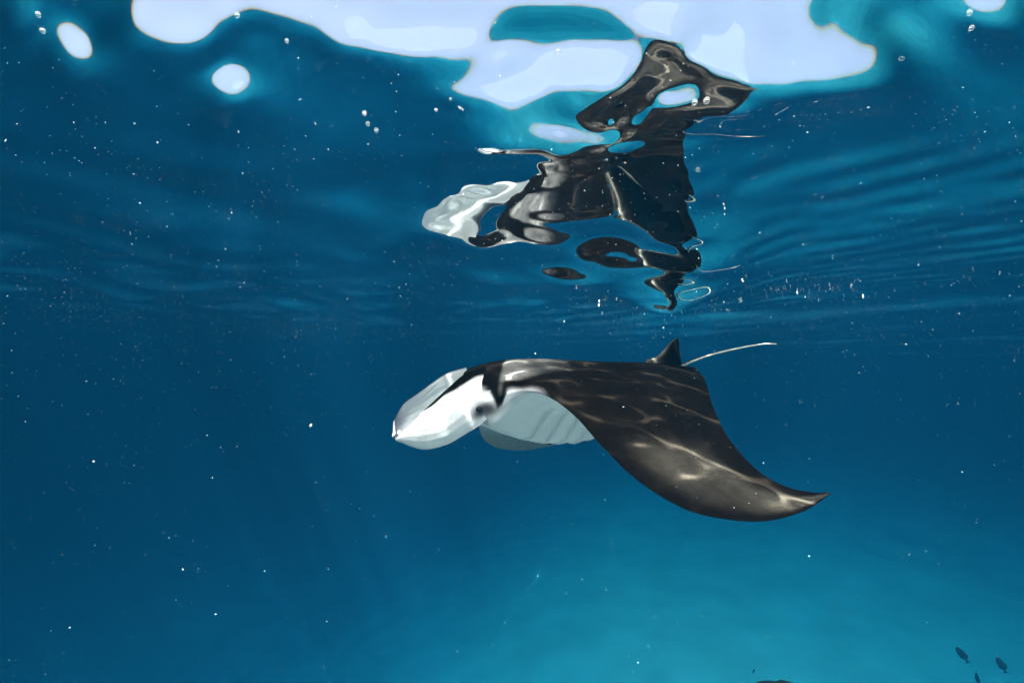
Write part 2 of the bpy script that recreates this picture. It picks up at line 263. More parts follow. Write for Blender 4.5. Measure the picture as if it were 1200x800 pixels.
-10 -3 2 5 6 5 4 3 1 0 0 -1 0 0 0 0 0 0 -1 -1 -1 -2 -3 -4 -4 -5 -5 -4 -3 -1 0 0 0 0 0 0 0 0 0 0 0 0 0 0 0 0 -1 10 95 -118 -398 -310 -204 -109 -42 -6 7
8 6 5 4 3 3 2 2 1 0 0 -1 -1 -1 -2 -2 -2 -2 -2 -2 -3 -3 -4 -4 -4 -4 -4 -3 -3 -2 -1 0 0 0 0 0 0 0 0 0 0 0 0 0 0 0 0 -1 5 63 -131 -445 -353 -231 -123 -45
1 20 23 18 12 7 4 1 0 0 -1 -1 -1 -1 -1 -2 -2 -2 -2 -3 -3 -3 -4 -4 -4 -4 -3 -3 -2 -2 -2 -2 0 0 0 0 0 0 0 0 0 0 0 0 0 0 0 0 0 0 -1 4 -183 -440 -352 -237
-131 -52 -2 22 28 24 17 10 4 1 -1 -1 -1 -1 -1 -1 -1 -2 -2 -2 -2 -3 -3 -3 -4 -4 -4 -3 -3 -2 -2 -1 -1 0 0 0 0 0 0 0 0 0 0 0 0 0 0 0 0 0 0 0 1 -11 -144
-324 -298 -216 -129 -58 -10 17 26 25 19 12 6 2 0 -2 -2 -2 -1 -1 -1 -1 -1 -2 -2 -2 -3 -3 -3 -3 -3 -3 -2 -2 -1 -1 0 0 1 0 0 0 0 0 0 0 0 0 0 0 0 0 0 0 0
0 1 -4 -54 -165 -201 -170 -114 -60 -18 8 20 22 18 12 7 3 0 -1 -2 -2 -1 -1 -1 -1 -1 -1 -1 -2 -2 -2 -2 -2 -2 -2 -2 -1 -1 0 0 1 0 0 0 0 0 0 0 0 0 0 0 0 0
0 0 0 0 0 0 0 -12 -63 -107 -112 -88 -54 -23 0 12 17 15 12 7 3 1 -1 -1 -1 -1 -1 -1 -1 -1 -1 -1 -1 -1 -1 -1 -1 -1 -1 -1 -1 0 0 0 0 0 0 0 0 0 0 0 0 0 0 0
0 0 0 0 0 0 0 0 1 1 -15 -42 -59 -57 -42 -23 -7 5 10 11 10 7 4 1 0 -1 -1 -1 -1 -1 -1 -1 -1 -1 -1 -1 -1 -1 -1 -1 -1 -1 0 0 0 -1 0 0 0 0 0 0 0 0 0 0 0 0
0 0 0 0 0 0 0 0 0 2 2 -8 -23 -30 -28 -20 -9 -1 5 7 7 5 3 1 0 -1 -1 -1 -1 -1 0 0 0 0 0 -1 -1 -1 -1 -1 0 0 0 0 -1 0 -1 0 0 0 0 0 0 0 0 0 0 0 0 0 0 0 0 0
0 0 0 2 6 5 -3 -11 -15 -14 -9 -4 1 4 5 4 3 2 0 0 -1 -1 -1 0 0 0 0 0 0 0 0 0 0 0 0 0 0 -1 0 -1 0 -1 0 0 0 0 0 0 0 0 0 0 0 0 0 0 0 0 0 0 0 1 5 8 5 -1 -6
-8 -7 -4 -1 1 3 3 2 1 1 0 -1 -1 -1 0 0 0 0 0 0 0 0 0 0 0 0 0 0 0 -1 0 -1 0 0 0 0 0 0 0 0 0 0 0 0 0 0 0 0 0 0 0 0 1 3 6 5 3 -1 -4 -4 -3 -1 0 1 1 1 1 0
0 0 0 0 0 0 0 0 0 0 0 0 0 0 0 0 0 0 0 0 0 0 0 0 0 0 0 0 0 0 0 0 0 0 0 0 0 0 0 0 0 0 0 1 2 3 2 0 -1 -2 -1 -1 0 0 0 1 0 0 0 0 0 0 0 0 0 0 0 0 0 0 0 0 0
0 0 0 0 0 0 0 1 0 0 0 0 0 0 0 0 0 0 0 0 0 0 0 0 0 0 0 0 0 0 0 0 0 0 0 0 0 0 0 0 0 0 0 0 0 0 0 0 0 0 0 0 0 0 0 0 0 0 0 0 0 0 0 0 0 0 0 0 0 0 0 0 0 0 0
0 0 0 0 0 0 0 0 0 0 0 0 0 0 0 0 0 0 0 0 0 0 0 0 0 0 0 0 0 0 0 0 0 0 0 0 0 0 0 0 0 0 0 0 0 0 0 0 0 0 0 0 0 0 0 0 0 0 0 0 0 0 0 0 0 0 0 0 0 0 0 0 0 0 0
0 0 0 0 0 0 0 0 0 0 0 0 0 0 0 0 0 0 0 0 0 0 0 0 0 0 0 0 0 0 0 0 0 0 0
"""
A0, A1, NA = -1.6, 1.6, 91
B0, B1, NB = math.log(.22), math.log(3.8), 58
CREST = np.array(CREST.split(), float).reshape(NA, NB) / 2e4

def bspline(t):
    return np.stack([(1 - t) ** 3 / 6, (3 * t ** 3 - 6 * t ** 2 + 4) / 6, (-3 * t ** 3 + 3 * t ** 2 + 3 * t + 1) / 6, t ** 3 / 6], -1)

def chop(x, y):
    ok = y > .2
    yy = np.where(ok, y, 1.0)
    a = (x / yy - A0) / (A1 - A0) * (NA - 1)
    b = (np.log(yy) - B0) / (B1 - B0) * (NB - 1)
    ok &= (a >= 1) & (a < NA - 2) & (b >= 1) & (b < NB - 2)
    a, b = np.clip(a, 1, NA - 2.001), np.clip(b, 1, NB - 2.001)
    i, j = a.astype(int), b.astype(int)
    wa, wb = bspline(a - i), bspline(b - j)
    h = np.zeros_like(x)
    for p in range(4):
        for q_ in range(4):
            h += wa[..., p] * wb[..., q_] * CREST[i - 1 + p, j - 1 + q_]
    return h * ok

def height(x, y, res):
    h = np.zeros_like(x)
    st = lambda a, b, v: np.clip((v - a) / (b - a), 0, 1) ** 2 * (3 - 2 * np.clip((v - a) / (b - a), 0, 1))
    yy = np.maximum(y, .05)
    # the ripples come in packets: one to the right of the ray, one beyond two metres; calm water between
    packet = np.maximum(st(.46, .60, x / yy) * st(.75, 1.0, y) * (1 - st(2.6, 4.0, y)), st(1.9, 2.6, y) * (1 - .5 * st(3.5, 6, y)))
    packet = .04 + .96 * packet
    side = st(.46, .60, x / yy)
    leftp = st(.12, .40, -x / yy) * st(.7, 1.1, y) * (1 - .6 * st(3.0, 6.0, y))
    for k, a, amp, ph, l in WAVES:
        fade = np.clip((l / np.maximum(res, 1e-6) - 3) / 3, 0, 1)
        if l < .8:
            fade = fade * (np.maximum(packet * (1 - .6 * side), 1.9 * leftp) if l > .27 else packet)
        elif l < 1.6:
            fade = fade * (.7 + 1.6 * leftp)
        h += amp * fade * np.sin(k * (x * math.cos(a) + y * math.sin(a)) + ph)
    return h

r = np.concatenate([[0.0], np.geomspace(0.10, 0.38, 24)[:-1], np.geomspace(0.38, 4.0, 470)[:-1], np.geomspace(4.0, HALF * 0.98, 200)])
th = np.radians(np.concatenate([np.arange(-70, 70, 0.15), np.arange(70, 290, 1.0)]))
nth = len(th)
R, T = np.meshgrid(r, th, indexing='ij')
X, Y = R * np.sin(T), R * np.cos(T)
Z = height(X, Y, R * np.where(R < 4, .008, .0176)) + chop(X, Y)
idx = np.arange(len(r) * nth).reshape(len(r), nth)
nx = np.roll(idx, -1, 1)
q = np.stack([idx[:-1], nx[:-1], nx[1:], idx[1:]], -1)[1:].reshape(-1, 4)
tri = np.stack([np.zeros(nth, int), nx[1], idx[1]], -1)
V = np.stack([X, Y, Z], -1).reshape(-1, 3)
me = bpy.data.meshes.new("water_surface")
nv, nq, ntr = len(V), len(q), len(tri)
me.vertices.add(nv); me.vertices.foreach_set("co", V.ravel())
me.loops.add(nq * 4 + ntr * 3)
me.loops.foreach_set("vertex_index", np.concatenate([q[:, ::-1].ravel(), tri.ravel()]).astype(np.int32))
me.polygons.add(nq + ntr)
me.polygons.foreach_set("loop_start", np.concatenate([np.arange(nq) * 4, nq * 4 + np.arange(ntr) * 3]).astype(np.int32))
me.polygons.foreach_set("use_smooth", np.ones(nq + ntr, bool))
me.update(calc_edges=True); me.validate()

# FOCUS: caustic light painted into the water's transmission colour, from ripples the mesh lacks. Rays are sent down through the ripples
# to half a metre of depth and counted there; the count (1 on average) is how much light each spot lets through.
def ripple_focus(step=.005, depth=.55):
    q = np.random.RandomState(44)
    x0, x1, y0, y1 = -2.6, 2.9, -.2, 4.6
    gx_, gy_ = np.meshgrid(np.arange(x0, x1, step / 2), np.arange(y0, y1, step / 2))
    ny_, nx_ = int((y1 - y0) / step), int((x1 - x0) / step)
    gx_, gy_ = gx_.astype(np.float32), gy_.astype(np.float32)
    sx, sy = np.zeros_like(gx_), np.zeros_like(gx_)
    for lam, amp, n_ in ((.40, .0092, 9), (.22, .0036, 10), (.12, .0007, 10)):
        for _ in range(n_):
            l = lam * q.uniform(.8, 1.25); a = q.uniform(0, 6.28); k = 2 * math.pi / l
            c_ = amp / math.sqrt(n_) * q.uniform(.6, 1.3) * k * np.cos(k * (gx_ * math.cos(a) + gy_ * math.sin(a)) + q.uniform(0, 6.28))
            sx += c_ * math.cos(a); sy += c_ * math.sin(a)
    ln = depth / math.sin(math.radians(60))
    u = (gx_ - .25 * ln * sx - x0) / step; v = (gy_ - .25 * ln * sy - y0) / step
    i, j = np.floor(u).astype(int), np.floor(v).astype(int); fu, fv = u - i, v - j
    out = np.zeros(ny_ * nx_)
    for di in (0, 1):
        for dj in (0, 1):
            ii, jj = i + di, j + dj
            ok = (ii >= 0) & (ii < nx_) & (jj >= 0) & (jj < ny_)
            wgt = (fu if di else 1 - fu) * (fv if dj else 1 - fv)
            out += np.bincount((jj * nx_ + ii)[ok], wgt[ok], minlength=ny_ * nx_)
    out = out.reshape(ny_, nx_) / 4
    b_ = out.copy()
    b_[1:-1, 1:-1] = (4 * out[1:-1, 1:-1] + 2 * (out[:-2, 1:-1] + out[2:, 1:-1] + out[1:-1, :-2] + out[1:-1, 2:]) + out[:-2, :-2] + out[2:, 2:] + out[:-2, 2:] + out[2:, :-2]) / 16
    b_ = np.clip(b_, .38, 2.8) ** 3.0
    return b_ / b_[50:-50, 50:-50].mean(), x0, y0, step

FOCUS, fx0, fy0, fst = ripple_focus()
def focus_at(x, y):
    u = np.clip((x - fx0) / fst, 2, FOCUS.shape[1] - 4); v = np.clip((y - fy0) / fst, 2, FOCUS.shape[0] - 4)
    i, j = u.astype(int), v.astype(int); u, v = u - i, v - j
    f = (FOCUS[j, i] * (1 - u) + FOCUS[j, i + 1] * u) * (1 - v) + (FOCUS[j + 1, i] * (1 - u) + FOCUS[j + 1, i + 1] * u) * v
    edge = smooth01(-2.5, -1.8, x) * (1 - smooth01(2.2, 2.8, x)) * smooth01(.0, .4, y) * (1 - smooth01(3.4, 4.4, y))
    web_mask = np.maximum(smooth01(.68, .80, y), smooth01(.82, .96, x / np.maximum(y, .1)) * smooth01(.66, .74, y))      # painted caustics fade out where the sky shows through
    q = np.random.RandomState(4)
    sw = np.zeros_like(x)                                              # broad, faint light shafts painted in as sine bands
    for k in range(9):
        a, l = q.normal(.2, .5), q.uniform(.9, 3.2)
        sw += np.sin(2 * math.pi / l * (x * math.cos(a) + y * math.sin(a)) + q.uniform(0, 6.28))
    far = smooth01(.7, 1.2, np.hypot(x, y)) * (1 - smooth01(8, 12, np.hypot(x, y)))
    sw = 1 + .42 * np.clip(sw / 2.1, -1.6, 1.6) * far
    return (1 + (np.clip(f, 0, 24) - 1) * edge * web_mask) * (sw + (1 - sw) * edge)
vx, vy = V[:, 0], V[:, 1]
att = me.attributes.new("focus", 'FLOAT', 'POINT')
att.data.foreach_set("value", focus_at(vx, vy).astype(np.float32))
water = bpy.data.objects.new("water_surface", me); COL.objects.link(water)
if me.polygons[1000].normal.z < 0:
    me.flip_normals()
tag(water, kind="structure")
m, nt, N, L = new_mat("water_boundary")
N.remove(N["Principled BSDF"])
# Fresnel mirror and window in one; water bends blue more than red, so each colour has its own index
cmb = N.new("ShaderNodeCombineColor")
for ch_, ior in (("Red", 1.326), ("Green", 1.333), ("Blue", 1.344)):
    fr = N.new("ShaderNodeFresnel"); fr.inputs[0].default_value = ior
    L.new(fr.outputs[0], cmb.inputs[ch_])
inv = N.new("ShaderNodeVectorMath"); inv.operation = 'SUBTRACT'; inv.inputs[0].default_value = (1, 1, 1)
L.new(cmb.outputs[0], inv.inputs[1])
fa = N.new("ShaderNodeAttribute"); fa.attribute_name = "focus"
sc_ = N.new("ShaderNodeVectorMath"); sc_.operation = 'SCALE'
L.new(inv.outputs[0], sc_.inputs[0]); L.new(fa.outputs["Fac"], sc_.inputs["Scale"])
tr = N.new("ShaderNodeBsdfTransparent"); L.new(sc_.outputs[0], tr.inputs["Color"])  # transparent colour carries the painted caustic pattern
gl = N.new("ShaderNodeBsdfGlossy"); gl.inputs["Roughness"].default_value = 0.0
L.new(cmb.outputs[0], gl.inputs["Color"])
m2 = N.new("ShaderNodeAddShader")
L.new(tr.outputs[0], m2.inputs[0]); L.new(gl.outputs[0], m2.inputs[1])
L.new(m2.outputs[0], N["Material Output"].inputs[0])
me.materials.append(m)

# ------------------------------------------------------------------ manta ray
PHI = math.radians(20)
MC = Vector((0.374, 2.49, CAM_Z))
# body axes: x forward, y to its left, z up
MROT = Matrix(((-math.cos(PHI), math.sin(PHI), 0), (-math.sin(PHI), -math.cos(PHI), 0), (0, 0, 1)))
manta = bpy.data.objects.new("manta_ray", None)
COL.objects.link(manta)
manta.matrix_world = Matrix.Translation(MC) @ MROT.to_4x4()
tag(manta, "large black-backed manta ray with a white face gliding just below the surface", "manta ray")

ROWS = [  # leading edge x,y,z   trailing edge x,y,z   root mix top, root mix bottom, wing half thickness
    (.650, .000, -.170, -.740, .000, .000, 1.00, 1.00, .050),
    (.650, .130, -.170, -.740, .070, .000, .98, 1.00, .050),
    (.635, .220, -.165, -.700, .140, -.010, .92, 1.0, .050),
    (.600, .285, -.150, -.620, .250, -.030, .74, .93, .050),
    (.545, .400, -.110, -.520, .390, -.066, .42, .40, .048),
    (.502, .538, -.097, -.400, .540, -.112, .18, .10, .042),
    (.455, .640, -.128, -.310, .646, -.152, .07, .03, .038),
    (.432, .780, -.185, -.220, .770, -.200, 0, 0, .033),
    (.428, .940, -.258, -.135, .900, -.256, 0, 0, .028),
    (.405, 1.09, -.330, -.090, 1.020, -.314, 0, 0, .023),
    (.331, 1.197, -.389, -.085, 1.090, -.350, 0, 0, .019),
    (.228, 1.244, -.416, -.100, 1.135, -.372, 0, 0, .015),
    (.097, 1.265, -.429, -.135, 1.163, -.388, 0, 0, .012),
    (-.073, 1.252, -.421, -.190, 1.185, -.398, 0, 0, .009),
    (-.250, 1.203, -.402, -.246, 1.200, -.401, 0, 0, .003),
]
NS, NCH = 170, 130
S = catmull(ROWS, NS)
cc = np.linspace(0, 1, 801)
def prof(pts):
    pts = np.array(pts)
    a = np.interp(cc, pts[:, 0], pts[:, 1])
    k = 28
    p = np.pad(a, k, mode='edge')
    b = np.convolve(p, np.ones(2 * k + 1) / (2 * k + 1), 'valid')
    a[60:-10] = b[60:-10]
    return a
ROOT_T = prof([(0, 0), (.008, .10), (.025, .145), (.06, .168), (.15, .185), (.3, .165), (.45, .128), (.6, .098), (.8, .06), (.93, .022), (1, 0)])
ROOT_B = prof([(0, 0), (.008, .05), (.03, .10), (.08, .155), (.15, .20), (.25, .245), (.38, .27), (.5, .255), (.62, .19), (.75, .11), (.9, .04), (1, 0)])
WING = 3.35 * (0.2969 * np.sqrt(cc) - .126 * cc - .3516 * cc ** 2 + .2843 * cc ** 3 - .1015 * cc ** 4)
ch = (1 - np.cos(np.linspace(0, math.pi, NCH))) / 2
rt, rb, wg = np.interp(ch, cc, ROOT_T), np.interp(ch, cc, ROOT_B), np.interp(ch, cc, WING)

def half_rows(mirror):
    out = []
    for s in S:
        le, te = s[0:3].copy(), s[3:6].copy()
        if mirror:                                     # the far wing beats lower and is swept further back
            for e in (le, te):
                yy = max(e[1] - .3, 0)
                e[2] -= 0.27 * yy
                e[0] -= 0.27 * yy ** 2
        base = le[None] * (1 - ch[:, None]) + te[None] * ch[:, None]
        wt, wb, hw = np.clip(s[6], 0, 1), np.clip(s[7], 0, 1), max(s[8], .002)
        top = base.copy(); bot = base.copy()
        top[:, 2] += wt * rt + (1 - wt) * wg * hw
        bot[:, 2] -= wb * rb + (1 - wb) * wg * hw * .8
        loop = np.concatenate([top, bot[-2:0:-1]])     # leading edge, over the back, then under the belly
        if mirror:
            loop[:, 1] *= -1
        out.append(loop)
    return out
left = half_rows(False); right = half_rows(True)
rows = np.array(right[:0:-1] + left)
nrow, ncol, _ = rows.shape
P = rows.reshape(-1, 3).copy()
col_i = np.tile(np.arange(ncol), nrow)
is_bot = col_i >= NCH
chord = np.where(is_bot, ch[np.clip(2 * NCH - 2 - col_i, 0, NCH - 1)], ch[np.minimum(col_i, NCH - 1)])
# open mouth between the cephalic fins
front = smooth01(.42, .62, P[:, 0]) * (1 - smooth01(.15, .23, np.abs(P[:, 1])))
P[:, 0] -= 0.22 * front * np.exp(-((P[:, 2] + .185) / .055) ** 2)
# five gill flaps on each side of the belly: overlapping folds
ay = np.abs(P[:, 1])
gill = is_bot * smooth01(.05, .12, ay) * (1 - smooth01(.36, .46, ay)) * smooth01(.02, .07, P[:, 0]) * (1 - smooth01(.40, .46, P[:, 0]))
saw = ((P[:, 0] + .35 * ay) / .085) % 1.0
P[:, 2] -= gill * .016 * (saw - .5) * (1 - smooth01(.86, 1.0, saw))
# faint muscle folds across the back of the wings
wave = (1 - is_bot) * smooth01(.35, .6, ay) * .004 * np.sin(chord * 26 + ay * 7) * smooth01(.1, .4, chord) * (1 - smooth01(.8, 1, chord))
P[:, 2] += wave * (1 - smooth01(.9, 1.15, ay))
idx = np.arange(nrow * ncol).reshape(nrow, ncol)
nx = np.roll(idx, -1, 1)
faces = np.stack([idx[:-1], idx[1:], nx[1:], nx[:-1]], -1).reshape(-1, 4).tolist()
faces.append(idx[0].tolist()); faces.append(idx[-1][::-1].tolist())

m, nt, N, L = new_mat("manta_skin")
bs = N["Principled BSDF"]
at = N.new("ShaderNodeAttribute"); at.attribute_name = "skin"
tcn = N.new("ShaderNodeTexCoord")
nz = N.new("ShaderNodeTexNoise"); nz.inputs["Scale"].default_value = 22; nz.inputs["Detail"].default_value = 9; nz.inputs["Roughness"].default_value = .68
L.new(tcn.outputs["Object"], nz.inputs["Vector"])
mr = N.new("ShaderNodeMapRange"); mr.inputs[1].default_value = .25; mr.inputs[2].default_value = .75; mr.inputs[3].default_value = .66; mr.inputs[4].default_value = 1.34
L.new(nz.outputs[0], mr.inputs[0])
mx = N.new("ShaderNodeVectorMath"); mx.operation = 'SCALE'
bw = N.new("ShaderNodeRGBToBW"); L.new(at.outputs["Color"], bw.inputs[0])
kk = N.new("ShaderNodeMapRange"); kk.inputs[1].default_value = .02; kk.inputs[2].default_value = .35; kk.inputs[3].default_value = 1.0; kk.inputs[4].default_value = .16
L.new(bw.outputs[0], kk.inputs[0])                                  # pale skin is far less mottled than dark
ma_ = N.new("ShaderNodeMath"); ma_.operation = 'SUBTRACT'; ma_.inputs[1].default_value = 1.0
L.new(mr.outputs[0], ma_.inputs[0])
mb_ = N.new("ShaderNodeMath"); mb_.operation = 'MULTIPLY_ADD'; mb_.inputs[2].default_value = 1.0
L.new(ma_.outputs[0], mb_.inputs[0]); L.new(kk.outputs[0], mb_.inputs[1])
L.new(at.outputs["Color"], mx.inputs[0]); L.new(mb_.outputs[0], mx.inputs["Scale"])
L.new(mx.outputs[0], bs.inputs["Base Color"])
bs.inputs["Roughness"].default_value = 0.6
bs.inputs["IOR"].default_value = 1.035
bmp = N.new("ShaderNodeBump"); bmp.inputs["Strength"].default_value = .35; bmp.inputs["Distance"].default_value = .004
nz2 = N.new("ShaderNodeTexNoise"); nz2.inputs["Scale"].default_value = 140; nz2.inputs["Detail"].default_value = 4
L.new(tcn.outputs["Object"], nz2.inputs["Vector"]); L.new(nz2.outputs[0], bmp.inputs["Height"]); L.new(bmp.outputs[0], bs.inputs["Normal"])
SKIN = m
BLACK = np.array([.0032, .0023, .0018]); WHITE = np.array([.515, .485, .515]); GREY = np.array([.13, .122, .12])

def set_skin(o, cols):
    a = o.data.attributes.new("skin", 'FLOAT_COLOR', 'POINT')
    c4 = np.ones((len(cols), 4)); c4[:, :3] = cols
    a.data.foreach_set("color", c4.ravel())

def vnoise(p, s, seed=0):
    """cheap smooth noise in -1..1"""
    q = np.random.RandomState(seed)
    v = np.zeros(len(p))
    for k in range(8):
        d = q.normal(size=3); d *= s * q.uniform(.6, 1.7) / np.linalg.norm(d)
        v += np.sin(p @ d + q.uniform(0, 6.28))
    return v / 2.8

body = mesh_obj("body", P, faces, SKIN, manta)
x, y, z = P[:, 0], P[:, 1], P[:, 2]
nze = vnoise(P, 40, 3) * .012
# white underside; on the flank of the head the white climbs to a line that dips behind the eye
white = is_bot * smooth01(0.0, .012, chord)
zb = np.interp(x, [.40, .50, .540, .556, .566, .578, .590, .604, .66, .72], [-.10, -.085, -.09, -.10, -.165, -.185, -.155, -.112, -.10, -.10])
flank = smooth01(.46, .53, x) * smooth01(.17, .215, ay)
white = np.maximum(white, flank * (1 - smooth01(-.016, .016, z + nze * .5 - zb)))
white = white * (1 - flank * smooth01(-.016, .016, z + nze * .5 - zb))
def eye_mask(p):
    x_, a_, z_ = p[:, 0], np.abs(p[:, 1]), p[:, 2]
    k_ = vnoise(p, 60, 21) * .10
    return smooth01(.13, .17, a_) * np.exp(-(((x_ - .628) / .062) ** 2 + ((z_ + .198 + .25 * (x_ - .63)) / .034) ** 2 + k_).clip(0) ** 2)
eye_patch = eye_mask(P)
white *= 1 - .93 * eye_patch
# trailing margin of the underside is dusky
white *= 1 - .85 * is_bot * smooth01(.80, .97, chord) * smooth01(.3, .6, ay)
white *= 1 - .26 * gill * np.exp(-((saw - .92) / .11) ** 2)       # gill slits
white *= 1 - .6 * is_bot * smooth01(.72, 1.1, ay)                  # dusky wing tips below
cols = BLACK + (WHITE - BLACK) * white[:, None]
# pale shoulder bars
edge = .575 - .45 * np.clip(.31 - ay, 0, .4) - .6 * np.clip(ay - .33, 0, 1)
d = edge - x + nze
sh = (1 - is_bot) * smooth01(0, .012, d) * (1 - smooth01(.10, .40, d)) * smooth01(.03, .10, ay) * (1 - smooth01(.36, .48, ay + .25 * np.clip(d, 0, 1)))
sh *= (1 - white)
cols += (GREY - cols) * (sh * (.75 + .25 * vnoise(P, 25, 5)))[:, None].clip(0, 1)
# caustic light and sheen painted as a paler tone towards the wing tip
tipw = (1 - is_bot) * smooth01(.86, 1.08, ay) * np.exp(-((chord - .45) / .27) ** 4) * (.75 + .55 * vnoise(P, 11, 9))
cols += (np.array([.036, .030, .025]) - cols) * tipw.clip(0, 1)[:, None] * .8
# mouth lining
ml = smooth01(.3, .42, x) * (1 - smooth01(.15, .21, ay)) * np.exp(-((z + .19) / .08) ** 4)
cols += (np.array([.10, .09, .09]) - cols) * (ml * (x < .64))[:, None]
set_skin(body, cols)

# cephalic fins: unfurled sheets from the corner of the head to a common tip in front of the mouth
TOPC = [(.600, .185, .000), (.700, .195, -.030), (.792, .240, -.095), (.854, .238, -.151), (.898, .208, -.197), (.940, .140, -.256), (.977, .022, -.327)]
BOTC = [(0.56, 0.21, -0.215), (0.643, 0.235, -0.266), (0.703, 0.255, -0.294), (0.792, 0.258, -0.338), (0.879, 0.22, -0.363), (0.939, 0.14, -0.358), (0.972, 0.055, -0.352)]
NSF, NTF = 70, 36
def ceph_grid(side):
    a, b = catmull(TOPC, NSF), catmull(BOTC, NSF)
    t = np.linspace(0, 1, NTF)
    G = a[:, None] * (1 - t[None, :, None]) + b[:, None] * t[None, :, None]
    s = np.linspace(0, 1, NSF)[:, None]
    G[..., 1] += .034 * np.sin(math.pi * t ** 1.2)[None] * np.sin(math.pi * np.clip(s * .9 + .1, 0, 1)) ** .8
    G[..., 0] += .02 * np.sin(math.pi * t)[None] * s
    # folds that run along the sheet
    G[..., 1] += .0009 * np.sin(t[None] * 40 + 5 * s + 1.2 * np.sin(9 * s)) * smooth01(.1, .35, s) * np.sin(math.pi * t)[None] ** .5
    G[..., 1] += .0009 * np.sin(s * 38 + 3 * t[None]) * np.exp(-((t[None] - .25) / .2) ** 2) * smooth01(.3, .5, s)
    nrm = np.cross(np.gradient(G, axis=0), np.gradient(G, axis=1))
    nrm /= np.linalg.norm(nrm, axis=-1, keepdims=True) + 1e-9
    if nrm[NSF // 2, NTF // 2, 1] < 0:
        nrm = -nrm
    th_ = (.012 * (1 - .6 * s) * np.sqrt(np.sin(math.pi * np.clip(t, .001, .999)))[None])[..., None]
    O, I = G + nrm * th_ * .5, G - nrm * th_ * .5
    if side < 0:                                       # the far fin is thrown a little further forward
        for A in (O, I):
            A[..., 1] *= -1
            A[..., 0] += .040 * smooth01(.35, .7, s) * (1 - .6 * smooth01(.85, 1, s)) * (1 - t[None])
    return O, I, s + 0 * t[None], t[None] + 0 * s
for side in (1, -1):
    O, I, ss, tt = ceph_grid(side)
    k = NSF * NTF
    V = np.concatenate([O.reshape(-1, 3), I.reshape(-1, 3)])
    ii = np.arange(k).reshape(NSF, NTF)
    f = np.stack([ii[:-1, :-1], ii[:-1, 1:], ii[1:, 1:], ii[1:, :-1]], -1).reshape(-1, 4)
    fs = np.concatenate([f, f[:, ::-1] + k]).tolist()
    rim = np.concatenate([ii[:, 0], ii[-1, 1:], ii[-2::-1, -1], ii[0, -2:0:-1]])
    for a, b in zip(rim, np.roll(rim, -1)):
        fs.append((b, a, a + k, b + k))
    if side < 0:
        fs = [q[::-1] for q in fs]
    o = mesh_obj("cephalic_fin", V, fs, SKIN, manta)
    s1, t1 = ss.ravel(), tt.ravel()
    n1 = vnoise(V[:k], 45, 11) * .03
    rimw = np.interp(s1, [0, .2, .4, .7, 1], [.16, .16, .09, .045, .03])
    dark_o = 1 - smooth01(-.02, .02, t1 + n1 * .4 - rimw)
    dark_i = smooth01(.55, .95, s1 + n1 * 1.5) * .8 + (1 - smooth01(.0, .04, t1)) * .9
    dark_o = np.maximum(dark_o, .93 * eye_mask(V[:k]))
    co = WHITE + (BLACK - WHITE) * dark_o[:, None]
    ci = WHITE + (np.array([.05, .05, .07]) - WHITE) * np.clip(dark_i, 0, 1)[:, None]
    set_skin(o, np.concatenate([co, ci]))

# eyes
m, nt, N, L = new_mat("eye_black")
N["Principled BSDF"].inputs["Base Color"].default_value = (.01, .01, .015, 1)
N["Principled BSDF"].inputs["Roughness"].default_value = .3
N["Principled BSDF"].inputs["IOR"].default_value = 1.12
EYE = m
for side in (1, -1):
    bm = bmesh.new()
    bmesh.ops.create_uvsphere(bm, u_segments=24, v_segments=14, radius=1)
    for v in bm.verts:
        v.co = Vector((.648 + v.co.x * .017, side * (.250 + v.co.y * .012), -.190 + v.co.z * .012))
    me = bpy.data.meshes.new("eye"); bm.to_mesh(me); bm.free()
    me.polygons.foreach_set("use_smooth", [True] * len(me.polygons)); me.materials.append(EYE)
    o = bpy.data.objects.new("eye", me); COL.objects.link(o); o.parent = manta

# dorsal fin
prof_le = catmull([(-.43, .035), (-.52, .060), (-.575, .098), (-.625, .145), (-.680, .180)], 24)
prof_te = catmull([(-.715, .00), (-.708, .045), (-.700, .095), (-.697, .145), (-.684, .180)], 24)
V, fs, cl = [], [], []
K = 14
for i in range(24):
    a, b = prof_le[i], prof_te[i]
    for j in range(2 * K - 2):
        u = j / (K - 1) if j < K else 2 - j / (K - 1)
        sgn = 1 if j < K else -1
        p = a * (1 - u) + b * u
        hw = .022 * (1 - .75 * i / 23) * (2.2 * math.sqrt(max(u, 0)) * (1 - u) ** .8)
        V.append((p[0], sgn * hw, p[1] - (.05 if i == 0 else 0)))
        cl.append(BLACK + (np.array([.045, .04, .036]) - BLACK) * (smooth01(.25, .0, u) * .7 + .25 * max(0, math.sin(u * 5 + i * .3))))
n2 = 2 * K - 2
for i in range(23):
    for j in range(n2):
        fs.append((i * n2 + j, i * n2 + (j + 1) % n2, (i + 1) * n2 + (j + 1) % n2, (i + 1) * n2 + j))
fs.append(tuple(range(23 * n2, 24 * n2)))
o = mesh_obj("dorsal_fin", V, fs, SKIN, manta)
set_skin(o, np.array(cl))

